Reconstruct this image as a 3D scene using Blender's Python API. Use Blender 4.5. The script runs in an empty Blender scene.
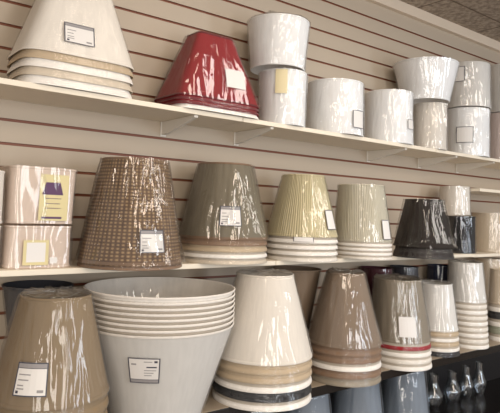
import bpy, bmesh, math, random
from math import pi, sin, cos, tan, atan, atan2, asin, sqrt, radians
from mathutils import Vector, Matrix, noise

S = bpy.context.scene
COL = S.collection
random.seed(7)
EYE = 1.45
F_PX = 560.0
PITCH = 4.0
CX, CY = 250.0, 211.0 - 560.0 * tan(radians(PITCH))   # the photograph is cropped: its optical axis lies above the frame's middle

# ------------------------------------------------------------------ camera
def make_camera():
    yaw, pitch, roll = radians(38.0), radians(PITCH), radians(2.0)
    fw = Vector((sin(yaw) * cos(pitch), cos(yaw) * cos(pitch), sin(pitch)))
    r0 = Vector((cos(yaw), -sin(yaw), 0.0))
    u0 = r0.cross(fw)
    r = cos(roll) * r0 + sin(roll) * u0
    u = -sin(roll) * r0 + cos(roll) * u0
    cd = bpy.data.cameras.new('camera')
    cd.sensor_fit = 'HORIZONTAL'
    cd.sensor_width = 36.0
    cd.lens = F_PX / 500.0 * 36.0
    cd.clip_start = 0.02
    cd.shift_y = -(206.5 - CY) / 500.0
    co = bpy.data.objects.new('camera', cd)
    COL.objects.link(co)
    m = Matrix((r, u, -fw)).transposed().to_4x4()
    m.translation = Vector((0, 0, EYE))
    co.matrix_world = m
    S.camera = co
    return r, u, fw

CR, CU, CF = make_camera()
CAM = Vector((0, 0, EYE))

def ray(px, py):
    return ((px - CX) / F_PX * CR - (py - CY) / F_PX * CU + CF)

def on_y(px, py, Y):
    d = ray(px, py)
    return CAM + d * (Y / d.y)

def on_z(px, py, Z):
    d = ray(px, py)
    return CAM + d * ((Z - EYE) / d.z)

def z_at(px, py, x, y):
    """height at which the view ray through (px,py) passes the upright axis at x,y"""
    d = ray(px, py)
    t = sqrt(x * x + y * y) / sqrt(d.x * d.x + d.y * d.y)
    return EYE + d.z * t

def opt(x, y, z=None):
    return Vector((x, y, 0 if z is None else z - EYE)).dot(CF)

# ------------------------------------------------------------------ levels
WALL_Y = 1.876
SHELF_Y = 1.632
LOW_Y = 1.517
Z_TOP = (on_y(0, 79.6, SHELF_Y).z + on_y(140, 102, SHELF_Y).z + on_y(436, 146.5, SHELF_Y).z) / 3
Z_MID = (on_y(0, 271, SHELF_Y).z + on_y(178, 263, SHELF_Y).z + on_y(460, 255, SHELF_Y).z) / 3
Z_LOW = (on_y(310, 387, LOW_Y).z + on_y(500, 345, LOW_Y).z) / 2
print('LOG levels', [[round(on_y(*q).z - EYE, 3) for q in g] for g in (
    ((0, 79.6, SHELF_Y), (140, 102, SHELF_Y), (436, 146.5, SHELF_Y)), ((0, 271, SHELF_Y), (178, 263, SHELF_Y), (460, 255, SHELF_Y)),
    ((310, 387, LOW_Y), (500, 345, LOW_Y)), ((0, 22.4, WALL_Y), (0, 46.4, WALL_Y), (0, 118.8, WALL_Y), (0, 142.6, WALL_Y), (130, 29, WALL_Y), (440, 37.5, WALL_Y)), ((440, 10, 1.846), (497, 35, 1.846), (440, 21.8, 1.846), (495, 43.6, 1.846)), ((480, 189, SHELF_Y),))])
Z_BASE = EYE - 1.0

# ------------------------------------------------------------------ materials
def lin(c):
    def f(v):
        v /= 255.0
        return v / 12.92 if v <= 0.04045 else ((v + 0.055) / 1.055) ** 2.4
    return (f(c[0]), f(c[1]), f(c[2]), 1.0)

def new_mat(name):
    m = bpy.data.materials.new(name)
    m.use_nodes = True
    nt = m.node_tree
    return m, nt, nt.nodes, nt.links, nt.nodes['Principled BSDF']

def paint(name, c, rough=0.5, var=0.06, scale=9.0, bump=0.05, bscale=60.0, metallic=0.0, spec=0.5):
    m, nt, N, L, P = new_mat(name)
    tc = N.new('ShaderNodeTexCoord')
    nz = N.new('ShaderNodeTexNoise'); nz.inputs['Scale'].default_value = scale
    nz.inputs['Detail'].default_value = 4
    L.new(tc.outputs['Object'], nz.inputs['Vector'])
    mx = N.new('ShaderNodeMix'); mx.data_type = 'RGBA'
    a = lin(c)
    lo = tuple(max(0, v * (1 - var)) for v in a[:3]) + (1,)
    hi = tuple(min(1, v * (1 + var)) for v in a[:3]) + (1,)
    mx.inputs[6].default_value = lo; mx.inputs[7].default_value = hi
    L.new(nz.outputs['Fac'], mx.inputs[0]); L.new(mx.outputs[2], P.inputs['Base Color'])
    P.inputs['Roughness'].default_value = rough
    P.inputs['Metallic'].default_value = metallic
    P.inputs['Specular IOR Level'].default_value = spec
    if bump:
        n2 = N.new('ShaderNodeTexNoise'); n2.inputs['Scale'].default_value = bscale
        L.new(tc.outputs['Object'], n2.inputs['Vector'])
        b = N.new('ShaderNodeBump'); b.inputs['Strength'].default_value = bump
        b.inputs['Distance'].default_value = 0.01
        L.new(n2.outputs['Fac'], b.inputs['Height']); L.new(b.outputs['Normal'], P.inputs['Normal'])
    return m

def fabric(name, c, var=0.12, pleat=0.0, rough=0.8):
    """woven shade cloth: fine vertical slub + weave; UV u runs round, v runs up"""
    m, nt, N, L, P = new_mat(name)
    tc = N.new('ShaderNodeTexCoord')
    mp = N.new('ShaderNodeMapping'); mp.inputs['Scale'].default_value = (90, 5, 1)
    L.new(tc.outputs['UV'], mp.inputs['Vector'])
    nz = N.new('ShaderNodeTexNoise'); nz.inputs['Scale'].default_value = 1.0; nz.inputs['Detail'].default_value = 5
    L.new(mp.outputs['Vector'], nz.inputs['Vector'])
    mx = N.new('ShaderNodeMix'); mx.data_type = 'RGBA'
    a = lin(c)
    mx.inputs[6].default_value = tuple(v * (1 - var) for v in a[:3]) + (1,)
    mx.inputs[7].default_value = tuple(min(1, v * (1 + var)) for v in a[:3]) + (1,)
    L.new(nz.outputs['Fac'], mx.inputs[0]); L.new(mx.outputs[2], P.inputs['Base Color'])
    P.inputs['Roughness'].default_value = rough
    wv = N.new('ShaderNodeTexNoise'); wv.inputs['Scale'].default_value = 260
    L.new(tc.outputs['Object'], wv.inputs['Vector'])
    b = N.new('ShaderNodeBump'); b.inputs['Strength'].default_value = 0.15; b.inputs['Distance'].default_value = 0.003
    L.new(wv.outputs['Fac'], b.inputs['Height'])
    if pleat:
        mp2 = N.new('ShaderNodeMapping'); mp2.inputs['Scale'].default_value = (pleat * 2 * pi / 20.0, 0, 1)
        L.new(tc.outputs['UV'], mp2.inputs['Vector'])
        pw = N.new('ShaderNodeTexWave'); pw.bands_direction = 'X'; pw.inputs['Scale'].default_value = 2.0
        L.new(mp2.outputs['Vector'], pw.inputs['Vector'])
        b2 = N.new('ShaderNodeBump'); b2.inputs['Strength'].default_value = 0.8; b2.inputs['Distance'].default_value = 0.004
        L.new(pw.outputs['Fac'], b2.inputs['Height']); L.new(b.outputs['Normal'], b2.inputs['Normal'])
        L.new(b2.outputs['Normal'], P.inputs['Normal'])
    else:
        L.new(b.outputs['Normal'], P.inputs['Normal'])
    return m

def plaid(name):
    m, nt, N, L, P = new_mat(name)
    tc = N.new('ShaderNodeTexCoord')
    def stripes(sx, sy, axis):
        mp = N.new('ShaderNodeMapping'); mp.inputs['Scale'].default_value = (sx, sy, 1)
        L.new(tc.outputs['UV'], mp.inputs['Vector'])
        w = N.new('ShaderNodeTexWave'); w.bands_direction = axis
        w.inputs['Scale'].default_value = 1.0; w.inputs['Distortion'].default_value = 0.6
        w.inputs['Detail'].default_value = 2; w.inputs['Detail Scale'].default_value = 3
        L.new(mp.outputs['Vector'], w.inputs['Vector'])
        return w.outputs['Fac']
    a = stripes(19, 1, 'X'); b = stripes(1, 9.5, 'Y')
    mu = N.new('ShaderNodeMath'); mu.operation = 'MULTIPLY'
    L.new(a, mu.inputs[0]); L.new(b, mu.inputs[1])
    nz = N.new('ShaderNodeTexNoise'); nz.inputs['Scale'].default_value = 55; nz.inputs['Detail'].default_value = 4
    L.new(tc.outputs['Object'], nz.inputs['Vector'])
    ad = N.new('ShaderNodeMath'); ad.operation = 'MULTIPLY_ADD'; ad.inputs[1].default_value = 0.75
    L.new(mu.outputs[0], ad.inputs[0])
    m2 = N.new('ShaderNodeMath'); m2.operation = 'MULTIPLY'; m2.inputs[1].default_value = 0.45
    L.new(nz.outputs['Fac'], m2.inputs[0]); L.new(m2.outputs[0], ad.inputs[2])
    cr = N.new('ShaderNodeValToRGB')
    cr.color_ramp.elements[0].position = 0.15; cr.color_ramp.elements[0].color = lin((86, 63, 44))
    cr.color_ramp.elements[1].position = 0.8; cr.color_ramp.elements[1].color = lin((172, 142, 102))
    e = cr.color_ramp.elements.new(0.42); e.color = lin((120, 91, 63))
    L.new(ad.outputs[0], cr.inputs['Fac']); L.new(cr.outputs['Color'], P.inputs['Base Color'])
    P.inputs['Roughness'].default_value = 0.75
    return m

def film(name, tint=(1, 1, 1), gloss=1.0, haze=0.04, bump=0.5, stretch=(60, 60, 13), rough=0.13):
    m, nt, N, L, P = new_mat(name)
    N.remove(P)
    out = N['Material Output']
    tc = N.new('ShaderNodeTexCoord')
    mp = N.new('ShaderNodeMapping'); mp.inputs['Scale'].default_value = stretch
    L.new(tc.outputs['Object'], mp.inputs['Vector'])
    nz = N.new('ShaderNodeTexNoise'); nz.inputs['Scale'].default_value = 1.0; nz.inputs['Detail'].default_value = 3
    nz.inputs['Distortion'].default_value = 0.6
    L.new(mp.outputs['Vector'], nz.inputs['Vector'])
    b = N.new('ShaderNodeBump'); b.inputs['Strength'].default_value = bump; b.inputs['Distance'].default_value = 0.012
    L.new(nz.outputs['Fac'], b.inputs['Height'])
    fr = N.new('ShaderNodeFresnel'); fr.inputs['IOR'].default_value = 1.5
    L.new(b.outputs['Normal'], fr.inputs['Normal'])
    k = N.new('ShaderNodeMath'); k.operation = 'MULTIPLY_ADD'; k.inputs[1].default_value = 0.22 * gloss; k.inputs[2].default_value = 0.03 * gloss
    k.use_clamp = True
    L.new(fr.outputs[0], k.inputs[0])
    tr = N.new('ShaderNodeBsdfTransparent'); tr.inputs['Color'].default_value = tuple(tint) + (1,)
    df = N.new('ShaderNodeBsdfDiffuse'); df.inputs['Color'].default_value = (0.85, 0.85, 0.85, 1)
    m1 = N.new('ShaderNodeMixShader'); m1.inputs[0].default_value = haze
    L.new(tr.outputs[0], m1.inputs[1]); L.new(df.outputs[0], m1.inputs[2])
    gl = N.new('ShaderNodeBsdfGlossy'); gl.inputs['Roughness'].default_value = rough
    L.new(b.outputs['Normal'], gl.inputs['Normal'])
    m2 = N.new('ShaderNodeMixShader')
    L.new(k.outputs[0], m2.inputs[0]); L.new(m1.outputs[0], m2.inputs[1]); L.new(gl.outputs[0], m2.inputs[2])
    L.new(m2.outputs[0], out.inputs['Surface'])
    return m

M = {}
M['wall'] = paint('slatwall_paint', (186, 171, 152), 0.55, 0.03, 3.0, 0.03)
M['groove'] = paint('groove_insert', (126, 72, 48), 0.5, 0.1)
M['shelf'] = paint('cream_laminate', (232, 221, 202), 0.45, 0.03, 6, 0.02)
M['shelfdark'] = paint('tan_laminate', (168, 152, 132), 0.4, 0.06, 6, 0.02)  # one even tan, darker than the other boards
M['bracket'] = paint('bracket_enamel', (224, 218, 208), 0.4, 0.03)
M['trim'] = paint('trim_paint', (222, 205, 184), 0.6, 0.03)
M['floor'] = paint('floor_vinyl', (120, 105, 90), 0.5, 0.1)
M['black'] = paint('black_laminate', (24, 21, 20), 0.22, 0.1, 8, 0.02)
M['shadowback'] = paint('painted_shadow', (26, 23, 24), 0.5, 0.1)  # near-black colour standing in for shadow under the lowest shelf
M['label'] = paint('label_paper', (226, 222, 218), 0.5, 0.02, bump=0)
M['ink'] = paint('label_ink', (70, 70, 82), 0.6, 0.05, bump=0)
M['inkfaint'] = paint('label_grey_ink', (150, 146, 146), 0.6, 0.05, bump=0)
M['yellow'] = paint('yellow_card', (214, 200, 150), 0.5, 0.04, bump=0)
M['sticker'] = paint('pale_yellow_sticker', (228, 214, 172), 0.5, 0.03, bump=0)
M['purple'] = paint('purple_ink', (82, 44, 84), 0.5, 0.1, bump=0)
M['steel'] = paint('fitting_wire', (170, 160, 140), 0.35, 0.05, metallic=0.9)
FAB = {
 'drum': (246, 244, 242), 'white': (238, 232, 224), 'offwhite': (226, 218, 207), 'bone': (206, 192, 172),
 'tan': (188, 167, 138), 'brownband': (130, 102, 78), 'oat': (134, 113, 83), 'taupe': (140, 120, 100),
 'greyolive': (124, 114, 94), 'greytan': (146, 134, 116), 'cream': (222, 209, 168), 'ivory': (222, 214, 192), 'linen': (224, 220, 214),
 'red': (146, 8, 20), 'maroon': (74, 26, 38), 'darkred': (104, 14, 24), 'espresso': (30, 22, 17), 'navy': (30, 36, 62), 'charcoal': (52, 52, 58),
 'blackfab': (28, 26, 28), 'peach': (216, 196, 180), 'paleblue': (130, 140, 152), 'paletan': (205, 188, 164), 'greywhite': (206, 203, 198), 'white_gap_shadow': (186, 174, 158), 'sage': (150, 152, 132),
 'pink': (222, 206, 200),
}
for k, c in FAB.items():
    M[k] = fabric('fabric_' + k, c, pleat=44 if k in ('cream', 'ivory') else 0)
M['plaid'] = plaid('fabric_plaid')
M['film'] = film('clear_film', gloss=1.4, bump=0.1, stretch=(30, 30, 10), rough=0.03)
M['filmdark'] = film('clear_film_dark_shade', gloss=1.6, haze=0.0, bump=0.15, stretch=(30, 30, 10), rough=0.025)
M['filmshiny'] = film('clear_film_crinkled', gloss=2.2, haze=0.02, bump=0.2, stretch=(30, 30, 12), rough=0.02)
M['filmmat'] = film('hazy_film', gloss=0.75, haze=0.06, bump=0.35, rough=0.2)
M['filmskirt'] = film('rim_film', gloss=0.8, haze=0.03, bump=0.3, stretch=(40, 40, 40))
M['glass'] = film('clear_glass', tint=(0.93, 0.95, 0.97), gloss=3.0, haze=0.01, bump=0.0, rough=0.03)

# ------------------------------------------------------------------ mesh helpers
def link_mesh(name, verts, faces, mat, parent=None, smooth=False, uvs=None, mats=None, fmat=None):
    me = bpy.data.meshes.new(name)
    me.from_pydata([tuple(v) for v in verts], [], faces)
    for mm in (mats or [mat]):
        me.materials.append(mm)
    if fmat:
        me.polygons.foreach_set('material_index', fmat)
    if smooth:
        me.polygons.foreach_set('use_smooth', [True] * len(me.polygons))
    if uvs:
        ul = me.uv_layers.new(name='UVMap')
        i = 0
        for f in uvs:
            for uv in f:
                ul.data[i].uv = uv
                i += 1
    me.update()
    o = bpy.data.objects.new(name, me)
    COL.objects.link(o)
    if parent:
        o.parent = parent
    return o

def box_geo(x0, x1, y0, y1, z0, z1, base=0):
    v = [(x0, y0, z0), (x1, y0, z0), (x1, y1, z0), (x0, y1, z0), (x0, y0, z1), (x1, y0, z1), (x1, y1, z1), (x0, y1, z1)]
    f = [(0, 3, 2, 1), (4, 5, 6, 7), (0, 1, 5, 4), (1, 2, 6, 5), (2, 3, 7, 6), (3, 0, 4, 7)]
    return v, [tuple(i + base for i in q) for q in f]

def bevel(o, w=0.002, seg=2):
    md = o.modifiers.new('bevel', 'BEVEL'); md.width = w; md.segments = seg; md.limit_method = 'ANGLE'
    return o

def tag(o, label=None, cat=None, group=None, kind=None):
    if label: o['label'] = label
    if cat: o['category'] = cat
    if group: o['group'] = group
    if kind: o['kind'] = kind
    return o

def empty(name, loc, rz=0.0):
    o = bpy.data.objects.new(name, None)
    o.location = loc; o.rotation_euler = (0, 0, rz)
    o.empty_display_size = 0.05
    COL.objects.link(o)
    return o

# outlines: unit closed curves
def outline(expo):
    if expo == 2:
        return lambda t: (cos(t), sin(t))
    def f(t):
        c, s = cos(t), sin(t)
        r = (abs(c) ** expo + abs(s) ** expo) ** (-1.0 / expo)
        return (r * c, r * s)
    return f

def lathe(name, prof, mat, parent, n=72, expo=2, k=1.0, closed=True, smooth=True, pleats=0, pamp=0.0):
    """revolve (r,z) points; closed=True joins last to first (a shell with thickness)"""
    out = outline(expo)
    vs, fs, uv = [], [], []
    zs = [p[1] for p in prof]; z0, z1 = min(zs), max(zs)
    for r, z in prof:
        for j in range(n):
            t = 2 * pi * j / n
            ux, uy = out(t)
            rr = r * (1 + pamp * cos(pleats * t)) if pleats else r
            vs.append((rr * ux, (rr + (k - 1) * (r)) * uy if k != 1.0 else rr * uy, z))
    m = len(prof)
    for i in range(m if closed else m - 1):
        i2 = (i + 1) % m
        for j in range(n):
            j2 = (j + 1) % n
            fs.append((i * n + j, i * n + j2, i2 * n + j2, i2 * n + j))
            va = (prof[i][1] - z0) / max(1e-6, z1 - z0); vb = (prof[i2][1] - z0) / max(1e-6, z1 - z0)
            ua, ub = j / n, (j + 1) / n
            uv.append(((ua, va), (ub, va), (ub, vb), (ua, vb)))
    o = link_mesh(name, vs, fs, mat, parent, smooth, uv)
    if smooth:
        md = o.modifiers.new('edges', 'EDGE_SPLIT'); md.split_angle = radians(50)
    return o

def shell_prof(ra, rb, za, zb, t, curve=0.0, rows=6):
    """outer wall from (ra,za) up to (rb,zb), then back down inside"""
    outer = []
    for i in range(rows + 1):
        s = i / rows
        r = ra + (rb - ra) * s - curve * sin(pi * s)
        outer.append((r, za + (zb - za) * s))
    inner = [(r - t, z) for r, z in reversed(outer)]
    return outer + inner

def wrap_mesh(name, ra, rb, za, zb, mat, parent, expo=2, k=1.0, amp=0.003, gap=0.0035, n=220, rows=26, top='open', seed=0, curve=0.0, freq=9.0, flare=0.0):
    """crinkled clear film around a shade; folds run mostly up and down"""
    out = outline(expo)
    sd = Vector((seed * 3.17, seed * 1.31, seed * 0.77))
    vs, fs = [], []
    def fold(t, s):
        # tension folds: long, nearly upright creases that start, wander and die out
        R = 0.5 * (ra + rb) * freq / 9.0
        H = (zb - za) * s * freq / 9.0
        w = t + 0.12 * noise.noise(Vector((cos(t) * 1.5, sin(t) * 1.5, s * 2.0)) + sd)
        p = Vector((cos(w) * R * 42, sin(w) * R * 42, H * 5)) + sd
        p2 = Vector((cos(w) * R * 85, sin(w) * R * 85, H * 10)) + sd
        p3 = Vector((cos(t) * R * 24, sin(t) * R * 24, H * 26)) + sd
        return 0.45 + 0.85 * noise.noise(p) + 0.65 * noise.noise(p2) + 0.22 * noise.noise(p3)
    ringrows = []
    for i in range(rows + 1):
        s = i / rows
        r = ra + (rb - ra) * s - curve * sin(pi * s)
        ringrows.append((r, za + (zb - za) * s, s, 1.0))
    if top == 'flat':
        up = 1 if zb > za else 1
        for q in (0.93, 0.75, 0.5, 0.25, 0.02):
            ringrows.append((rb * q, zb + 0.004, 1.0 + (1 - q), 0.6))
    for r, z, s, w in ringrows:
        for j in range(n):
            t = 2 * pi * j / n
            ux, uy = out(t)
            g = gap + amp * fold(t, s) * w
            if s > 1.0:
                dz = amp * 2.5 * (fold(t, s * 2.0) - 0.3)
                vs.append((r * ux, r * k * uy, z + dz))
            else:
                g += flare * max(0.0, 1 - s * 3.0) ** 2
                vs.append(((r + g) * ux, (r * k + g) * uy, z))
    m = len(ringrows)
    for i in range(m - 1):
        for j in range(n):
            j2 = (j + 1) % n
            fs.append((i * n + j, i * n + j2, (i + 1) * n + j2, (i + 1) * n + j))
    return link_mesh(name, vs, fs, mat, parent, True)

def tube_geo(pts, r, seg=6):
    vs, fs = [], []
    for i, p in enumerate(pts):
        p = Vector(p)
        a = Vector(pts[max(0, i - 1)]); b = Vector(pts[min(len(pts) - 1, i + 1)])
        d = (b - a).normalized()
        s = d.cross(Vector((0, 0, 1)))
        if s.length < 1e-4: s = Vector((1, 0, 0))
        s.normalize(); u = s.cross(d)
        for j in range(seg):
            t = 2 * pi * j / seg
            vs.append(p + r * (cos(t) * s + sin(t) * u))
    for i in range(len(pts) - 1):
        for j in range(seg):
            j2 = (j + 1) % seg
            fs.append((i * seg + j, i * seg + j2, (i + 1) * seg + j2, (i + 1) * seg + j))
    return vs, fs

def join(geos):
    V, Fc = [], []
    for v, f in geos:
        b = len(V)
        V += list(v); Fc += [tuple(i + b for i in q) for q in f]
    return V, Fc

def wire_fitting(parent, r, z):
    g = []
    for a in range(3):
        t = a * 2 * pi / 3 + 0.4
        g.append(tube_geo([(0.016 * cos(t), 0.016 * sin(t), z - 0.012), (r * 0.6 * cos(t), r * 0.6 * sin(t), z - 0.012), ((r - 0.002) * cos(t), (r - 0.002) * sin(t), z - 0.003)], 0.0015))
    g.append(tube_geo([(0.016 * cos(2 * pi * i / 20), 0.016 * sin(2 * pi * i / 20), z - 0.012) for i in range(21)], 0.002))
    v, f = join(g)
    return link_mesh('wire_fitting', v, f, M['steel'], parent, True)

# ------------------------------------------------------------------ curved price labels
class Surf:
    """side surface of a shade in its own coordinates: point(angle, z, lift)"""
    def __init__(s, ra, rb, za, zb, expo, k, curve=0.0):
        s.a = (ra, rb, za, zb); s.expo = expo; s.k = k; s.o = outline(expo); s.curve = curve
    def r(s, z):
        ra, rb, za, zb = s.a
        q = (z - za) / (zb - za)
        return ra + (rb - ra) * q - s.curve * sin(pi * max(0, min(1, q)))
    def pt(s, u, z, lift):
        r = s.r(z)
        if s.expo == 2:
            return ((r + lift) * cos(u), (r * s.k + lift) * sin(u), z)
        # flat front face of a rectangular shade: u is x along the face
        return (u, -(r * s.k * 0.995 + lift), z)

def patch(surf, u0, u1, z0, z1, lift, th, nu=8):
    vs, fs = [], []
    for l in (lift, lift + th):
        for z in (z0, z1):
            for i in range(nu + 1):
                vs.append(surf.pt(u0 + (u1 - u0) * i / nu, z, l))
    w = nu + 1
    for i in range(nu):
        a, b, c, d = i, i + 1, w + i + 1, w + i
        fs.append((a, d, c, b))
        fs.append((2 * w + a, 2 * w + b, 2 * w + c, 2 * w + d))
        fs.append((a, b, 2 * w + b, 2 * w + a)); fs.append((d, 2 * w + d, 2 * w + c, c))
    fs.append((0, 2 * w, 3 * w, w)); fs.append((nu, w + nu, 3 * w + nu, 2 * w + nu))
    return vs, fs

def price_label(parent, surf, u0, u1, z0, z1, style='header', lift=0.0075):
    R = random.Random(int((u0 + z0) * 1e4))
    du, dz = u1 - u0, z1 - z0
    def P(a, b, c, d, l, th, nu=6):
        return patch(surf, u0 + a * du, u0 + b * du, z0 + c * dz, z0 + d * dz, l, th, nu)
    if style == 'lampcard':
        v, f = P(0, 1, 0, 1, lift, 0.0006)
        c = link_mesh('picture_card', v, f, M['yellow'], parent)
        c['label'] = 'yellow card with a purple lamp picture'
        g = []
        rows = 9
        for i in range(rows):
            q = i / rows; hw = 0.36 - 0.12 * q
            g.append(P(0.45 - hw, 0.45 + hw, 0.56 + 0.27 * i / rows, 0.56 + 0.27 * (i + 1) / rows, lift + 0.0007, 0.0003, 4))
        for zz in (0.47, 0.36, 0.26):
            x = 0.22
            while x < 0.72:
                wd = R.uniform(0.02, 0.06)
                g.append(P(x, x + wd, zz, zz + 0.02, lift + 0.0007, 0.0003, 1)); x += wd + 0.02
        g.append(P(0.1, 0.8, 0.04, 0.085, lift + 0.0007, 0.0003, 4))
        v, f = join(g)
        link_mesh('printing', v, f, M['purple'], c)
        return c
    if style == 'framedcard':
        v, f = P(0, 1, 0, 1, lift, 0.0006)
        c = link_mesh('card', v, f, M['yellow'], parent)
        v, f = P(0.13, 0.87, 0.12, 0.9, lift + 0.0007, 0.0003)
        link_mesh('card_panel', v, f, M['label'], c)
        return c
    v, f = P(0, 1, 0, 1, lift, 0.0005)
    c = link_mesh('price_label', v, f, M['label'], parent)
    if style == 'blank':
        return c
    if style == 'sticker':
        c.data.materials[0] = M['sticker']
        return c
    g = []
    l, th = lift + 0.0006, 0.0003
    e = 0.035
    g += [P(0, e, 0, 1, l, th, 1), P(1 - e, 1, 0, 1, l, th, 1), P(e, 1 - e, 0, e, l, th), P(e, 1 - e, 1 - e, 1, l, th)]
    gf = []
    if style == 'header':
        gf.append(P(e, 1 - e, 0.83, 1 - e, l, th)); g.append(P(e, 1 - e, 0.82, 0.84, l, th))
        g.append(P(0.08, 0.16, 0.08, 0.16, l, th, 1))
        for zz in (0.62, 0.46, 0.3, 0.2):
            gf.append(P(0.1, 0.1 + R.uniform(0.15, 0.4), zz, zz + 0.035, l, th, 2))
        gf.append(P(0.72, 0.9, 0.12, 0.2, l, th, 2))
    elif style == 'footer':
        gf.append(P(e, 1 - e, e, 0.14, l, th)); g.append(P(e, 1 - e, 0.14, 0.16, l, th))
        g.append(P(0.82, 0.92, 0.82, 0.9, l, th, 1)); g.append(P(0.58, 0.9, 0.62, 0.67, l, th, 2))
        gf.append(P(0.1, 0.26, 0.72, 0.78, l, th, 2)); gf.append(P(0.5, 0.76, 0.84, 0.87, l, th, 2))
        for zz in (0.5, 0.4, 0.3):
            gf.append(P(0.5, 0.5 + R.uniform(0.2, 0.4), zz, zz + 0.03, l, th, 2))
    v, f = join(g); link_mesh('printing', v, f, M['ink'], c)
    if gf:
        v, f = join(gf); link_mesh('faint_printing', v, f, M['inkfaint'], c)
    return c

# ------------------------------------------------------------------ shades
SEED = [0]
def build_shade(x, y, z, ra, rb, h, mat, trim, label, group=None, expo=2, k=1.0, wrapmat='film', wrap='full', skirt_h=0.0,
                curve=0.0, band=0.009, labels=(), fitting=False, pleats=0, pamp=0.0, amp=0.003, top='open', flare=0.0, toptrim=True, freq=9.0, trimout=0.0022, th=0.0016, shear=0.0):
    """one lampshade: ra bottom radius, rb top radius"""
    SEED[0] += 1
    t = empty('lampshade', (x, y, z))
    tag(t, label, 'lampshade', group)
    n = 72 if expo == 2 else 120
    if pleats: n = pleats * 4
    lathe('shade_panel', shell_prof(ra, rb, 0.0, h, th, curve), M[mat], t, n=n, expo=expo, k=k, pleats=pleats, pamp=pamp)
    tm = M[trim]
    s = (rb - ra) / h
    def bandprof(zc0, zc1, out):
        zm = 0.5 * (zc0 + zc1)
        q = []
        for zz, e in ((zc0, 0.4), (zc0 + 0.12 * (zc1 - zc0), 0.85), (zm, 1.0), (zc1 - 0.12 * (zc1 - zc0), 0.85), (zc1, 0.4)):
            q.append((ra + s * max(0, zz) + out * e, zz))
        return q + [(q[-1][0] - out * 0.4 - 0.75 * th, zc1), (q[0][0] - out * 0.4 - 0.75 * th, zc0)]
    lathe('bottom_trim', bandprof(0.0, band, trimout), tm, t, n=n if not pleats else 72, expo=expo, k=k)
    if toptrim:
        lathe('top_trim', bandprof(h - (0.0078 if rb > ra * 1.2 else 0.007), h, 0.004 if rb > ra * 1.2 else 0.0018), tm, t, n=72 if expo == 2 else 120, expo=expo, k=k)
    if fitting:
        wire_fitting(t, min(ra, rb), h if rb < ra else 0.014)
    if wrap == 'full':
        wrap_mesh('plastic_wrap', ra, rb, 0.001, h + 0.001, M[wrapmat], t, expo, k, amp=amp, top=top, seed=SEED[0], curve=curve, flare=flare, freq=freq, n=220 if expo == 2 else 260)
    elif wrap == 'skirt' and skirt_h > 0:
        if rb < ra:
            wrap_mesh('plastic_wrap', ra, ra + s * skirt_h, 0.001, skirt_h * 0.9, M['filmskirt'], t, expo, k, amp=0.0012, gap=0.0028, rows=3, seed=SEED[0], freq=20)
        else:
            wrap_mesh('plastic_wrap', rb - s * skirt_h, rb, h - skirt_h * 0.9, h, M['filmskirt'], t, expo, k, amp=0.0012, gap=0.0028, rows=3, seed=SEED[0], freq=20)
    surf = Surf(ra, rb, 0, h, expo, k, curve)
    for (px0, py0, px1, py1, style) in labels:
        if expo == 2:
            f = Vector((x, y, 0)).normalized(); rt = Vector((f.y, -f.x, 0))
            pxc, pyc = (px0 + px1) / 2, (py0 + py1) / 2
            # front-of-cone depth
            fr = Vector((x, y, 0)) - f * ra * 0.9
            zz1 = z_at(pxc, py0, fr.x, fr.y) - z; zz0 = z_at(pxc, py1, fr.x, fr.y) - z
            zz0 = max(0.003, zz0); zz1 = min(h - 0.004, zz1)
            zc = 0.5 * (zz0 + zz1)
            r = surf.r(zc)
            def ang(px):
                d = ray(px, pyc); d = Vector((d.x, d.y, 0)).normalized()
                off = d.dot(rt) / d.dot(f) * (Vector((x, y, 0)).length - r * 0.75)
                ph = asin(max(-0.93, min(0.93, off / r)))
                v = -f * cos(ph) + rt * sin(ph)
                return atan2(v.y, v.x)
            a0, a1 = ang(px0), ang(px1)
            while a1 < a0: a1 += 2 * pi
            price_label(t, surf, a0, a1, zz0, zz1, style)
        else:
            Yf = y - surf.r(h * 0.4) * k
            A = on_y(px0, py0, Yf); B = on_y(px1, py1, Yf)
            price_label(t, surf, A.x - x, B.x - x, max(0.01, B.z - z), min(h - 0.01, A.z - z), style)
    if shear:
        f = Vector((x, y, 0)).normalized(); rt = Vector((f.y, -f.x, 0)) * shear
        for o in t.children_recursive:
            for v in o.data.vertices:
                v.co.x += rt.x * v.co.z; v.co.y += rt.y * v.co.z
    return t

LOG = []
def solve(cx, w, yb, z, Y=None, back=None):
    """centre and radius of a round base standing at height z whose nearest rim point shows at (cx,yb), or whose front is at Y"""
    r = 0.1
    for _ in range(30):
        if Y is None:
            P = on_z(cx, yb, z)
            f = Vector((P.x, P.y, 0)).normalized()
            C = Vector((P.x, P.y, 0)) + f * r
        else:
            d = ray(cx, yb); C = Vector((d.x, d.y, 0)) * ((Y + r) / d.y)
        r = (w / 2) / F_PX * opt(C.x, C.y, z)
    if C.y + r > WALL_Y - 0.008:
        C = C * ((WALL_Y - 0.008 - r) / C.y)
    return C.x, C.y, r

ORD = ['first', 'second', 'third', 'fourth', 'fifth', 'sixth', 'seventh', 'eighth', 'ninth', 'tenth', 'eleventh']

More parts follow.
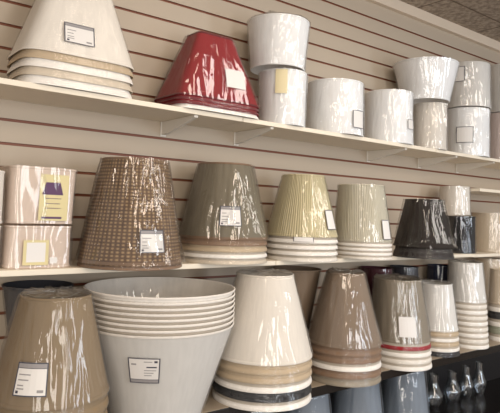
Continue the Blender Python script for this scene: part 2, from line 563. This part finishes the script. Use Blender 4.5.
def stack(cx, w, yb, wt, yt, z, items, ybody=None, Y=None, X=None, inverted=False, wrapmat='film', name='', group=None, h=None, **kw):
    """items from the topmost (upright) or outermost (inverted) shade: (fabric, trim, label)"""
    x, y, r = solve(cx, w, yb, z, Y)
    if X is not None:
        x, y = X
        r = (w / 2) / F_PX * opt(x, y, z)
    f = Vector((x, y, 0)).normalized()
    fr = Vector((x, y, 0)) - f * r
    n = len(items)
    d = 0.0
    ztop = z_at(cx, yt, x, y)
    rt = (wt / 2) / F_PX * opt(x, y, ztop)
    e = -1 if ztop > EYE else 1
    ztop = z_at(cx, yt, x + e * f.x * rt, y + e * f.y * rt)
    if n > 1:
        zb = z_at(cx, ybody, fr.x, fr.y)
        zfoot = z_at(cx, yb, fr.x, fr.y)
        if not inverted:
            d = (zb - zfoot) / (n - 1)
        else:
            d = (ztop - z_at(cx, ybody, fr.x, fr.y)) / (n - 1) if False else kw.pop('step')
    kw.pop('step', None)
    hh = h or (ztop - z - d * (n - 1))
    LOG.append((name or items[0][2][:30], round(x, 3), round(y, 3), round(r, 3), 'rt', round(rt, 3), 'h', round(hh, 3), 'd', round(d, 4), 'ztop', round(ztop - EYE, 3)))
    labels = kw.pop('labels', ()); labels2 = kw.pop('labels2', ())
    if n > 1: kw['th'] = min(0.0016, 0.35 * d * (r - rt) / hh)
    for i, it in enumerate(items):
        if inverted:
            zz = z + d * i
        else:
            zz = z + d * (n - 1 - i)
        first = (i == 0)
        lab = it[2] if len(it) > 2 else None
        if lab is None:
            lab = '%s lampshade nested %s from top in stack topped by %s' % (it[3] if len(it) > 3 else 'white', ORD[i], name)
        kk = dict(kw)
        if not first:
            kk['top'] = 'open'; kk['fitting'] = False; kk['pleats'] = 0; kk['flare'] = 0
        sh = kw.get('shear', 0.0) * (zz - z)
        build_shade(x + f.y * sh, y - f.x * sh, zz, r, rt, hh, it[0] if first or it[0] not in ('white', 'offwhite') else 'white_gap_shadow', it[1], lab, group,  # lower white cloth darkened to paint the shadow between nested rims
                    wrapmat=wrapmat, wrap='full' if first else 'skirt', skirt_h=d, labels=labels if first else (labels2 if i == 1 else ()),
                    band=(0.009 if first else max(0.005, d * 0.6)), trimout=0.0022 if first else 0.0032, toptrim=first or inverted, **kk)
    return x, y, ztop

# ------------------------------------------------------------------ the shell
def build_setting():
    # slatwall: boards with recessed grooves, one profile run along X
    X0, X1 = -1.6, 6.5
    zg0 = EYE + 0.568
    pitch = 0.0762
    gh = 0.0095
    gs = [zg0 + pitch * k for k in range(-26, 8)]
    ztop = EYE + 1.162
    prof = [(WALL_Y, 0.0, 0)]
    for g in gs:
        a, b = g - gh / 2, g + gh / 2
        if a < 0.02 or b > ztop - 0.09: continue
        prof += [(WALL_Y, a, 0), (WALL_Y + 0.007, a, 1), (WALL_Y + 0.007, b, 1), (WALL_Y, b, 1)]
    prof += [(WALL_Y, ztop, 0)]
    prof += [(WALL_Y + 0.04, ztop, 0), (WALL_Y + 0.04, 0.0, 0)]
    n = len(prof)
    vs = [(X0, p[0], p[1]) for p in prof] + [(X1, p[0], p[1]) for p in prof]
    fs, fm = [], []
    for i in range(n):
        j = (i + 1) % n
        fs.append((i, i + n, j + n, j)[::1])
        fm.append(1 if (i > 0 and prof[j][2] == 1 and i < n - 3) else 0)
    o = link_mesh('wall_back', vs, fs, None, mats=[M['wall'], M['groove']], fmat=fm)
    tag(o, 'cream slatwall with dark red-brown horizontal grooves', kind='structure')
    v, f = box_geo(X0, X1, WALL_Y - 0.03, WALL_Y + 0.04, EYE + 1.105, ztop)
    o = bevel(link_mesh('trim_1', v, f, M['trim'])); tag(o, 'pale cream beam between slatwall and ceiling', kind='structure')
    # ceiling tiles
    v, f = box_geo(X0, X1, -2.6, WALL_Y + 0.04, ztop, ztop + 0.05)
    m, nt, N, L, P = new_mat('ceiling_tile')
    tc = N.new('ShaderNodeTexCoord')
    nz = N.new('ShaderNodeTexNoise'); nz.inputs['Scale'].default_value = 45; nz.inputs['Detail'].default_value = 6
    L.new(tc.outputs['Object'], nz.inputs['Vector'])
    cr = N.new('ShaderNodeValToRGB')
    cr.color_ramp.elements[0].position = 0.35; cr.color_ramp.elements[0].color = lin((138, 124, 110))
    cr.color_ramp.elements[1].position = 0.62; cr.color_ramp.elements[1].color = lin((184, 168, 150))
    L.new(nz.outputs['Fac'], cr.inputs['Fac'])
    mp = N.new('ShaderNodeMapping'); mp.inputs['Location'].default_value = (-3.2 + 6.1, -1.66 + 6.1, 0)
    L.new(tc.outputs['Object'], mp.inputs['Vector'])
    br = N.new('ShaderNodeTexBrick'); br.offset = 0.0; br.inputs['Scale'].default_value = 1.0
    br.inputs['Brick Width'].default_value = 0.61; br.inputs['Row Height'].default_value = 0.61
    br.inputs['Mortar Size'].default_value = 0.006; br.inputs['Color1'].default_value = (1, 1, 1, 1)
    br.inputs['Color2'].default_value = (1, 1, 1, 1); br.inputs['Mortar'].default_value = (0.45, 0.4, 0.36, 1)
    L.new(mp.outputs['Vector'], br.inputs['Vector'])
    mx = N.new('ShaderNodeMix'); mx.data_type = 'RGBA'; mx.blend_type = 'MULTIPLY'; mx.inputs[0].default_value = 1.0
    L.new(cr.outputs['Color'], mx.inputs[6]); L.new(br.outputs['Color'], mx.inputs[7])
    L.new(mx.outputs[2], P.inputs['Base Color']); P.inputs['Roughness'].default_value = 0.9
    bp = N.new('ShaderNodeBump'); bp.inputs['Strength'].default_value = 0.5; bp.inputs['Distance'].default_value = 0.01
    L.new(nz.outputs['Fac'], bp.inputs['Height']); L.new(bp.outputs['Normal'], P.inputs['Normal'])
    tag(link_mesh('ceiling', v, f, m), 'brown grey speckled acoustic tile ceiling', kind='structure')
    v, f = box_geo(X0, X1, -2.6, WALL_Y + 0.04, -0.05, 0.0)
    tag(link_mesh('floor', v, f, M['floor']), 'shop floor', kind='structure')
    # added dark sheet painting the shadow on the wall behind the base
    v, f = box_geo(X0, X1, WALL_Y - 0.012, WALL_Y - 0.0005, 0.0, Z_LOW - 0.03)
    tag(link_mesh('shadow_sheet', v, f, M['shadowback']), 'added dark sheet standing in for shadow below the lowest shelf', kind='structure')

def shelf(x0, x1, y0, z, th, mat, label, group, nose=None):
    o = empty('shelf', (0.5 * (x0 + x1), WALL_Y, z - th))
    tag(o, label, 'shelf', group)
    cx = 0.5 * (x0 + x1)
    v, f = box_geo(x0 - cx, x1 - cx, y0 - WALL_Y, -0.001, 0, th)
    b = bevel(link_mesh('board', v, f, mat, o), 0.0015)
    if nose:
        v, f = box_geo(x0 - cx, x1 - cx, y0 - WALL_Y - 0.006, y0 - WALL_Y - 0.0002, -0.006, th - 0.0006)
        bevel(link_mesh('edge_strip', v, f, nose, o), 0.001)
    return o

def bracket(px, z_under, label):
    P = on_y(px, 130 + (px - 160) * 0.13, WALL_Y)
    x = P.x
    o = empty('shelf_bracket', (x, WALL_Y, z_under)); tag(o, label, 'shelf bracket', 'brackets under the top shelf')
    hw = 0.008
    L = WALL_Y - SHELF_Y - 0.012
    prof = [(-0.001, -0.0005), (-L, -0.0005), (-L, -0.008), (-0.05, -0.046), (-0.001, -0.052)]
    vs = [(-hw, p[0], p[1]) for p in prof] + [(hw, p[0], p[1]) for p in prof]
    n = len(prof)
    fs = [tuple(range(n - 1, -1, -1))[::-1], tuple(range(2 * n - 1, n - 1, -1))]
    for i in range(n):
        j = (i + 1) % n
        fs.append((i, i + n, j + n, j))
    b = bevel(link_mesh('arm', vs, fs, M['bracket'], o), 0.001)
    v, f = box_geo(-0.012, 0.012, -0.004, -0.0005, -0.056, -0.001)
    bevel(link_mesh('wall_plate', v, f, M['bracket'], o), 0.0008)

def build_shelves():
    TH = 0.017
    xa = on_y(243, 121, SHELF_Y).x; xb = on_y(436, 147, SHELF_Y).x
    g = 0.0012
    shelf(-1.2, xa - g, SHELF_Y, Z_TOP, TH, M['shelf'], 'cream top shelf board at left under cream and red shades', 'top shelf boards')
    shelf(xa + g, xb - g, SHELF_Y, Z_TOP, TH, M['shelf'], 'cream top shelf board in the middle under white drum shades', 'top shelf boards')
    shelf(xb + g, 5.0, SHELF_Y, Z_TOP, TH, M['shelf'], 'cream top shelf board at far right end of the row', 'top shelf boards')
    where = ['below the gap between cream and red shades', 'below the red shade', 'below the middle white drums',
             'left of the board joint at right', 'right of the board joint at right']
    for px, wh in zip((163, 236, 368, 419, 457), where):
        bracket(px, Z_TOP - TH, 'pale triangular shelf bracket under top shelf, ' + wh)
    ma = on_y(276, 262, SHELF_Y).x; mb = on_y(474, 256, SHELF_Y).x
    shelf(-1.2, ma - g, SHELF_Y, Z_MID, TH, M['shelf'], 'cream middle shelf board at left under the plaid shade', 'middle shelf boards')
    shelf(ma + g, mb - g, SHELF_Y, Z_MID, TH, M['shelf'], 'cream middle shelf board at right under the ivory and dark shades', 'middle shelf boards')
    mc = mb + 0.03
    shelf(mc, 5.0, SHELF_Y + 0.02, Z_MID - 0.005, TH, M['shelf'], 'cream middle shelf board at far right under the tan drum', 'middle shelf boards')
    xs = on_y(480, 189, SHELF_Y).x
    shelf(xs, 5.0, SHELF_Y, EYE + 0.168, TH, M['shelf'], 'short cream shelf above the tan drum at far right', 'extra shelf')
    shelf(-1.2, 5.2, LOW_Y, Z_LOW, 0.028, M['shelfdark'], 'long lowest display shelf with glossy black front edge', 'low shelf', nose=M['black'])
    shelf(-1.2, 5.2, LOW_Y + 0.02, Z_BASE, 0.03, M['black'], 'black base shelf under the lowest lampshade row', 'base shelf')

# ------------------------------------------------------------------ contents
def rect_stack(cx, y0, hw, dep, zb, h, ts, items, d, labels, group, name, wrapmat, expo=7, **kw):
    k = dep / (2 * hw)
    yc = y0 + dep / 2
    n = len(items)
    for i, it in enumerate(items):
        zz = zb + d * (n - 1 - i)
        lab = it[2] or '%s rectangular shade nested %s from top in the %s stack' % (it[3], ORD[i], name)
        build_shade(cx, yc, zz, hw, hw * ts, h, it[0], it[1], lab, group, expo=expo, k=k, wrapmat=wrapmat,
                    wrap='full' if i == 0 else 'skirt', skirt_h=d, labels=labels if i == 0 else (),
                    band=0.009 if i == 0 else d * 0.72, toptrim=i == 0, **kw)

def top_shelf():
    A = on_y(24, 60, 1.628); B = on_y(139, 75, 1.628)
    hw = (B.x - A.x) / 2
    zb = Z_TOP
    ztip = z_at(72, 57, (A.x + B.x) / 2, 1.628)
    d = (ztip - zb) / 4
    rect_stack((A.x + B.x) / 2, 1.622, hw, 0.235, zb, 0.27, 0.5,
               [('offwhite', 'offwhite', 'large cream rectangular lampshade on top of stack at upper left'),
                ('tan', 'tan', None, 'tan'), ('white', 'white', None, 'white'), ('bone', 'bone', None, 'bone'), ('white', 'white', None, 'white')],
               d, [(63, 22, 92, 49, 'header')], 'rectangular shades nested at upper left', 'upper left cream', 'filmmat', amp=0.0015, expo=5)
    A = on_y(181, 98, 1.62); B = on_y(264, 108, 1.62)
    hw = (B.x - A.x) / 2
    zt = z_at(212, 38, (A.x + B.x) / 2, 1.62 + 0.11)
    d = 0.0145
    rect_stack((A.x + B.x) / 2, 1.618, hw, 0.225, zb, zt - zb - 3 * d, 0.43,
               [('red', 'darkred', 'deep red rectangular lampshade wrapped in plastic on the top shelf'),
                ('red', 'darkred', None, 'red'), ('red', 'darkred', None, 'red'), ('white', 'white', None, 'white')],
               d, [(225, 68, 243, 91, 'blank')], 'rectangular shades nested under red', 'red', 'filmshiny', amp=0.0045, expo=6)
    Yd = 1.62
    g = 'white drum shades on the top shelf'
    def drum(cx, w, yb, wt, yt, lab, z=Z_TOP, X=None, mat='drum', labels=(), wm='filmshiny', Y=Yd, **kw):
        kw.setdefault('amp', 0.004)
        return stack(cx, w, yb, wt, yt, z, [(mat, mat, lab)], Y=None if X else Y, X=X, labels=labels, wrapmat=wm, group=g, **kw)
    x, y, zt = drum(281.5, 46, 124, 47, 68, 'white drum lampshade with yellow sticker under the tallest drum beside red', labels=[(276, 70, 287, 94, 'sticker')])
    drum(276, 53, 68, 61, 13, 'tallest white drum lampshade upper of the pair right of the red shade', z=zt + 0.006, X=(x - 0.032, y), top='flat')
    drum(334, 57, 131, 55, 78, 'white drum lampshade alone on shelf with small tag, right of drum pair', labels=[(352, 109, 362, 127, 'grey')])
    drum(388, 48, 137, 46, 89, 'white drum lampshade on top shelf, just left of flared upside-down shade', labels=[(407, 118, 412, 128, 'grey')])
    x, y, zt = drum(429, 33, 144, 33, 102, 'narrow white drum lampshade supporting the flared upside-down shade', mat='offwhite')
    drum(419.5, 45, 101, 62, 57, 'flared white upside-down lampshade resting on narrow drum', z=zt + 0.006, X=(x - 0.045, y - 0.005), mat='drum')
    x, y, zt = drum(467, 41, 150, 41, 107, 'white drum lampshade with square tag, lower of right pair', labels=[(457, 127, 473, 143, 'grey')], Y=1.615)
    drum(467, 43, 104, 41, 61, 'white drum lampshade with grey tag, upper of right pair', z=zt + 0.006, X=(x, y), labels=[(450, 67, 465, 82, 'grey')], mat='linen')
    x, y, zt = drum(505, 36, 154, 36, 112, 'white drum lampshade cut off by right frame edge, lower', mat='pink')
    drum(505, 36, 108, 36, 63, 'white drum lampshade cut off by right frame edge, upper', z=zt + 0.006, X=(x, y), mat='linen')

def middle_shelf():
    z = Z_MID
    g = 'boxy wrapped shades at left of middle shelf'
    A = on_y(8, 250, 1.65); B = on_y(75, 250, 1.65); hw = (B.x - A.x) / 2; cx = (A.x + B.x) / 2
    z1 = z_at(42, 224, cx, 1.65); z2 = z_at(42, 167, cx, 1.65)
    build_shade(cx, 1.755, z, hw, hw * 0.985, z1 - z - 0.006, 'peach', 'peach', 'boxy peach-white wrapped shade with framed card, lower of left pair', g, expo=6, k=0.19 / (2 * hw),
                wrapmat='film', labels=[(23, 240, 47, 265, 'framedcard'), (49, 257, 56, 263, 'blank')], amp=0.005, freq=5)
    build_shade(cx + 0.002, 1.755, z1, hw * 0.985, hw * 1.02, z2 - z1, 'peach', 'peach', 'boxy peach-white wrapped shade with yellow lamp card, upper of left pair', g, expo=6, k=0.19 / (2 * hw),
                wrapmat='film', labels=[(40, 174, 66, 221, 'lampcard')], amp=0.005, freq=5)
    x, y, zt = stack(-31, 53, 272, 52, 224, z, [('white', 'white', 'bright white drum shade at left frame edge, lower')], group='white drums at left edge')
    stack(-31, 53, 222, 52, 168, zt + 0.006, [('white', 'white', 'bright white drum shade at left frame edge, upper')], X=(x, y), group='white drums at left edge')
    stack(130, 101, 271, 64, 157, z, [('plaid', 'brownband', 'brown plaid tweed lampshade in crinkled clear plastic on middle shelf'),
          ('plaid', 'brownband', 'brown plaid lampshade nested underneath the top plaid one')], ybody=266,
          wrapmat='filmshiny', labels=[(139, 230, 162, 253, 'header')], amp=0.006, group='plaid shades', name='plaid shade', flare=0.004)
    stack(222, 87, 264, 53, 162, z, [('greyolive', 'brownband', 'grey olive lampshade on top of stack right of the plaid'),
          ('brownband', 'brownband', None, 'brown'), ('tan', 'tan', None, 'tan'), ('white', 'white', None, 'white'), ('white', 'bone', None, 'white')], ybody=239,
          wrapmat='filmshiny', labels=[(220, 206, 240, 226, 'header')], amp=0.005, group='shades nested under grey olive', name='grey olive shade')
    stack(301, 71, 262, 40, 174, z, [('cream', 'cream', 'pleated yellow cream lampshade topping stack at middle shelf centre'),
          ('white', 'white', None, 'white'), ('white', 'white', None, 'white'), ('white', 'white', None, 'white'), ('offwhite', 'offwhite', None, 'off-white')], ybody=237,
          wrapmat='filmshiny', labels=[(325, 210, 334, 230, 'grey')], labels2=[(294, 237, 313, 241.5, 'grey')], amp=0.004, group='shades nested under yellow cream', name='yellow cream shade', pleats=44, pamp=0.004)
    stack(363, 56, 260, 44, 184, z, [('ivory', 'ivory', 'pleated ivory lampshade topping stack right of yellow cream'),
          ('white', 'white', None, 'white'), ('white', 'white', None, 'white'), ('white', 'white', None, 'white'), ('offwhite', 'offwhite', None, 'off-white')], ybody=242, shear=-0.05,
          wrapmat='filmshiny', labels=[(382, 220, 389, 240, 'grey')], amp=0.004, group='shades nested under ivory', name='ivory shade', pleats=40, pamp=0.004)
    stack(423, 58, 259, 35, 199, z, [('espresso', 'espresso', 'glossy dark brown lampshade in plastic on middle shelf'),
          ('espresso', 'espresso', 'dark brown lampshade nested under the glossy dark brown one')], ybody=248,
          wrapmat='filmdark', amp=0.008, group='dark brown shades', name='dark brown shade', flare=0.012, freq=6)
    x, y, zt = stack(459, 30, 252, 29, 216, z, [('blackfab', 'blackfab', 'small black drum lampshade beneath a white drum')], Y=1.638, wrapmat='filmdark', amp=0.005, group='small drums behind the dark shade')
    stack(452, 29, 216, 27, 186, zt + 0.006, [('offwhite', 'offwhite', 'small white drum lampshade standing on the black drum')], X=(x - 0.03, y + 0.01), wrapmat='filmshiny', amp=0.004, group='small drums behind the dark shade')
    stack(490, 33, 255, 33, 213, z - 0.005, [('paletan', 'paletan', 'pale tan drum lampshade at right end of middle shelf')], Y=1.66, wrapmat='film')

def low_shelf():
    z = Z_LOW
    stack(46, 113, 474, 66, 289, z, [('oat', 'oat', 'oat brown lampshade at lower left with square price label'),
          ('oat', 'oat', None, 'oat brown'), ('oat', 'oat', None, 'oat brown'), ('oat', 'oat', None, 'oat brown'), ('oat', 'oat', None, 'oat brown')], ybody=411, fitting=True,
          wrapmat='film', labels=[(18, 364, 48, 396, 'header')], amp=0.004, group='oat brown shades', name='lower left oat shade', top='flat')
    d = 0.0205
    # inverted, nested
    rim = [('greywhite', 'white', 'big greyish white upside-down lampshade with label, outermost of nested stack')]
    rim += [('white', 'white', 'white upside-down lampshade whose rim is %s from bottom in the big stack' % ORD[i + 1]) for i in range(7)]
    X = None
    x, y, r = solve(159, 80, 430, z)
    y0 = 1.585; x0 = on_y(159, 330, y0).x
    R1 = 73.5 / F_PX * opt(x0, y0, EYE - 0.25)
    f = Vector((x0, y0, 0)).normalized()
    ztop = z_at(159, 286, x0, y0)
    zb0 = z_at(159, 337, x0 - f.x * R1, y0 - f.y * R1)
    n = len(rim); d = (z_at(159, 298, x0 - f.x * R1, y0 - f.y * R1) - zb0) / (n - 1)
    hb = ztop - z - d * (n - 1)
    rb = 44 / F_PX * opt(x0, y0, z)
    LOG.append(('bucket', x0, y0, R1, rb, 'h', hb, 'd', d, 'ztop', ztop - EYE))
    for i, it in enumerate(rim):
        build_shade(x0, y0, z + d * i, rb, R1, hb, it[0] if i in (0, n - 1) else 'white_gap_shadow', it[1], it[2], 'upside-down shades nested at lower left',  # inner cloth darkened too, as painted shadow between the rims
                    wrapmat='filmmat' if i == 0 else 'film', wrap='full' if i == 0 else ('skirt' if i < n - 1 else 'none'), skirt_h=d,
                    labels=[(131, 350, 160, 376, 'footer')] if i == 0 else (), amp=0.003, trimout=0.0022 if i == 0 else 0.0009)
    tops = [o for o in bpy.data.objects if o.get('label', '').startswith('white upside-down lampshade whose rim is eighth')]
    if tops: inner_film(tops[0], R1, rb, hb)
    stack(261, 98, 412, 55, 270, z, [('offwhite', 'offwhite', 'tall off-white lampshade topping stack right of upside-down shades'),
          ('tan', 'tan', None, 'tan'), ('tan', 'tan', None, 'tan'), ('white', 'white', None, 'white'), ('blackfab', 'blackfab', None, 'black'), ('white', 'white', None, 'white')],
          ybody=366, wrapmat='film', amp=0.003, group='shades nested under tall off-white', name='tall off-white shade', fitting=True, top='flat')
    stack(343, 73, 387, 36, 270, z, [('taupe', 'taupe', 'taupe lampshade topping stack at centre of lowest shelf'),
          ('brownband', 'brownband', None, 'brown'), ('brownband', 'brownband', None, 'brown'), ('white', 'white', None, 'white'), ('brownband', 'brownband', None, 'brown'), ('greytan', 'greytan', None, 'grey tan')],
          ybody=349, wrapmat='filmshiny', amp=0.004, group='shades nested under taupe', name='taupe shade', fitting=True, top='flat')
    stack(401, 58, 371, 45, 276, z, [('greytan', 'greytan', 'grey tan lampshade with price label, right of the taupe'),
          ('white', 'red', None, 'red-trimmed'), ('white', 'white', None, 'white'), ('white', 'offwhite', None, 'white'), ('white', 'white', None, 'white')],
          ybody=344, shear=-0.06, wrapmat='filmshiny', labels=[(400, 317, 416, 337, 'blank')], amp=0.004, group='shades nested under grey tan', name='grey tan shade', fitting=True, top='flat')
    stack(438, 40, 357, 33, 281, z, [('linen', 'linen', 'small white lampshade topping stack between grey tan and tall white'),
          ('tan', 'tan', None, 'tan'), ('white', 'white', None, 'white'), ('tan', 'tan', None, 'tan'), ('white', 'white', None, 'white'), ('blackfab', 'blackfab', None, 'black')],
          ybody=332, shear=-0.06, wrapmat='film', amp=0.003, group='shades nested under small white', name='small white shade', fitting=True, top='flat')
    stack(469, 36, 349, 31, 261, z, [('linen', 'linen', 'white lampshade topping the tallest nested stack at right')] +
          [('white', 'white' if i % 2 else 'offwhite', None, 'white') for i in range(8)],
          ybody=303, shear=-0.05, wrapmat='filmshiny', amp=0.004, group='shades nested in tallest right stack', name='tallest right shade', fitting=True, top='flat')
    stack(501, 24, 342, 20, 268, z, [('paletan', 'paletan', 'pale tan lampshade topping stack at right frame edge'),
          ('white', 'white', None, 'white'), ('blackfab', 'blackfab', None, 'black'), ('white', 'white', None, 'white'), ('sage', 'sage', None, 'sage'), ('white', 'white', None, 'white')],
          ybody=305, wrapmat='film', amp=0.003, group='shades nested at right edge', name='right edge tan shade')
    # row behind
    bk = 'dark shades in the back row of lowest shelf'
    def back(cx, w, wt, yt, mat, lab, Y):
        stack(cx, w, 330, wt, yt, z, [(mat, mat, lab)], Y=Y, wrapmat='filmdark', amp=0.004, group=bk)
    A = on_y(38, 288, 1.77); zt = z_at(38, 284, A.x, A.y)
    build_shade(A.x, A.y, z, 0.035, 0.1, zt - z, 'charcoal', 'charcoal', 'charcoal flared lampshade standing behind the oat brown shade', bk, wrapmat='film')
    A = on_y(297, 270, 1.768); zt = z_at(297, 268, A.x, A.y)
    build_shade(A.x, A.y, z, 0.03, 0.1, zt - z, 'taupe', 'taupe', 'taupe flared lampshade standing behind left side of taupe stack', bk, wrapmat='filmdark')
    back(375, 33, 30, 266, 'maroon', 'maroon lampshade in plastic between taupe and grey tan stacks', 1.75)
    back(403, 30, 27, 265, 'charcoal', 'charcoal lampshade standing behind the grey tan stack', 1.74)
    back(440, 29, 25, 264, 'navy', 'navy lampshade standing behind the small white stack', 1.74)
    back(489, 34, 26, 257, 'paletan', 'tan lampshade standing behind tallest right stack', 1.68)

def inner_film(parent, R1, rb, h):
    """film sagging over the open rim of the innermost upside-down shade"""
    vs, fs = [], []
    n, rows = 200, 24
    sl = (R1 - rb) / h
    for i in range(rows + 1):
        q = i / rows
        if q <= 0.7:
            z = h - 0.001 - 0.20 * q / 0.7
            r = R1 - sl * (h - z) - 0.0035
        else:
            z = h - 0.201 - 0.012 * (q - 0.7) / 0.3
            r = (R1 - sl * 0.2 - 0.0035) * max(0.02, 1 - (q - 0.7) / 0.3)
        for j in range(n):
            t = 2 * pi * j / n
            a = 0.5 + 0.8 * noise.noise(Vector((cos(t) * 9, sin(t) * 9, z * 6))) + 0.5 * noise.noise(Vector((cos(t) * 19, sin(t) * 19, z * 12)))
            rr = r - 0.006 * max(0.0, a) * min(1.0, q * 8) * (1 if q <= 0.7 else 0.2)
            vs.append((rr * cos(t), rr * sin(t), z + (0.006 * a if q > 0.7 else 0.0)))
    for i in range(rows):
        for j in range(n):
            j2 = (j + 1) % n
            fs.append((i * n + j, i * n + j2, (i + 1) * n + j2, (i + 1) * n + j))
    o = link_mesh('plastic_wrap', vs, fs, M['filmcover'], parent, True)

def base_shelf():
    z = Z_BASE
    g = 'wrapped pale blue shades under the lowest shelf'
    for cx, w, lab in ((250, 58, 'pale wrapped shade under lowest shelf, below the off-white stack'),
                       (306, 58, 'pale wrapped shade under lowest shelf, left of the taupe stack foot'),
                       (357, 56, 'pale wrapped shade under lowest shelf, just right of taupe stack foot'),
                       (404, 50, 'pale wrapped shade under lowest shelf, nearest the glass chimneys')):
        A = on_y(cx, 400, 1.56); A.y += 0.12; A.x = A.y * A.x / 1.56
        r = w / 2 / F_PX * opt(A.x, A.y)
        build_shade(A.x, A.y, z, r, r * 0.72, 0.285, 'paleblue', 'paleblue', lab, g, wrapmat='filmshiny', amp=0.006, top='flat', freq=6)
    g = 'clear glass chimneys under the lowest shelf'
    for cx, w, yb, yt, lab in ((433, 19, 411, 374, 'clear glass chimney below the small white stack, leftmost of the four'),
                               (452, 17, 405, 371, 'clear glass chimney second from left under the lowest shelf'),
                               (466, 15, 399, 366, 'clear glass chimney third from left under the lowest shelf'),
                               (479, 14, 396, 362, 'clear glass chimney rightmost under the lowest shelf')):
        x, y, r = solve(cx, w, yb, z)
        zt = z_at(cx, yt, x, y)
        h = min(zt - z, Z_LOW - 0.03 - z)
        o = empty('glass_chimney', (x, y, z)); tag(o, lab, 'glass chimney', g)
        prof = []
        for i in range(25):
            s = i / 24
            rr = r * (0.62 + 0.38 * sin(pi * min(1, s / 0.7)) ** 1.2) if s < 0.45 else r * (0.48 + 0.52 * (0.5 + 0.5 * cos(pi * min(1, (s - 0.3) / 0.5))))
            prof.append((rr, h * s))
        prof = prof + [(a - 0.002, b) for a, b in reversed(prof)]
        lathe('glass_body', prof, M['glass'], o, n=40)
        lathe('rim_bead', [(prof[24][0] + 0.002 * cos(q), h - 0.002 + 0.002 * sin(q)) for q in [i * pi / 4 for i in range(8)]], M['glass'], o, n=40)

M['filmcover'] = film('cover_film', gloss=2.0, haze=0.06, bump=0.15, stretch=(30, 30, 12), rough=0.03)
build_setting()
build_shelves()
top_shelf()
middle_shelf()
low_shelf()
base_shelf()

# ------------------------------------------------------------------ light
def area(name, loc, size, power, color, target=None, size_y=None):
    d = bpy.data.lights.new(name, 'AREA'); d.energy = power; d.color = color
    d.shape = 'RECTANGLE'; d.size = size; d.size_y = size_y or size
    o = bpy.data.objects.new(name, d); COL.objects.link(o); o.location = loc
    if target:
        o.rotation_euler = (Vector(target) - Vector(loc)).to_track_quat('-Z', 'Y').to_euler()
    return o
warm = (1.0, 0.86, 0.70); neutral = (1.0, 0.94, 0.86); cool = (0.78, 0.88, 1.0)
zl = EYE + 1.14
for k, (lx, ly, p, c) in enumerate(((-0.6, -0.7, 17, warm), (0.9, -0.9, 17, warm), (2.4, -0.8, 17, neutral), (3.9, -0.6, 17, neutral), (5.2, -0.3, 17, neutral))):
    area('ceiling_area_light', (lx, ly, zl), 0.6, p, c, size_y=1.1)
for k, (wx, p, c) in enumerate(((-3.2, 38, neutral), (-0.9, 36, neutral), (1.2, 36, (0.95, 0.97, 1.0)), (3.6, 42, cool))):  # unseen frontal area lights, added to fill and to streak the film
    area('streak_fill', (wx, -2.45, 1.45), 0.8, p, c, target=(wx + 0.3, 1.8, 1.3), size_y=1.7)
for lx, c in ((1.0, warm), (1.85, neutral)):  # small overhead lights added to streak the red and cream shades' film
    area('ceiling_area_light', (lx, 0.8, zl), 0.3, 5.0, c, size_y=0.6)
W = bpy.data.worlds.new('shop'); S.world = W; W.use_nodes = True
W.node_tree.nodes['Background'].inputs['Color'].default_value = (1.0, 0.93, 0.86, 1)
W.node_tree.nodes['Background'].inputs['Strength'].default_value = 0.35

S.view_settings.view_transform = 'Standard'
S.view_settings.look = 'None'
S.view_settings.gamma = 1.0
S.view_settings.use_curve_mapping = False
S.view_settings.exposure = 0.12
S.cycles.transparent_max_bounces = 24
S.cycles.max_bounces = 8
for l in LOG: print('LOG', l)
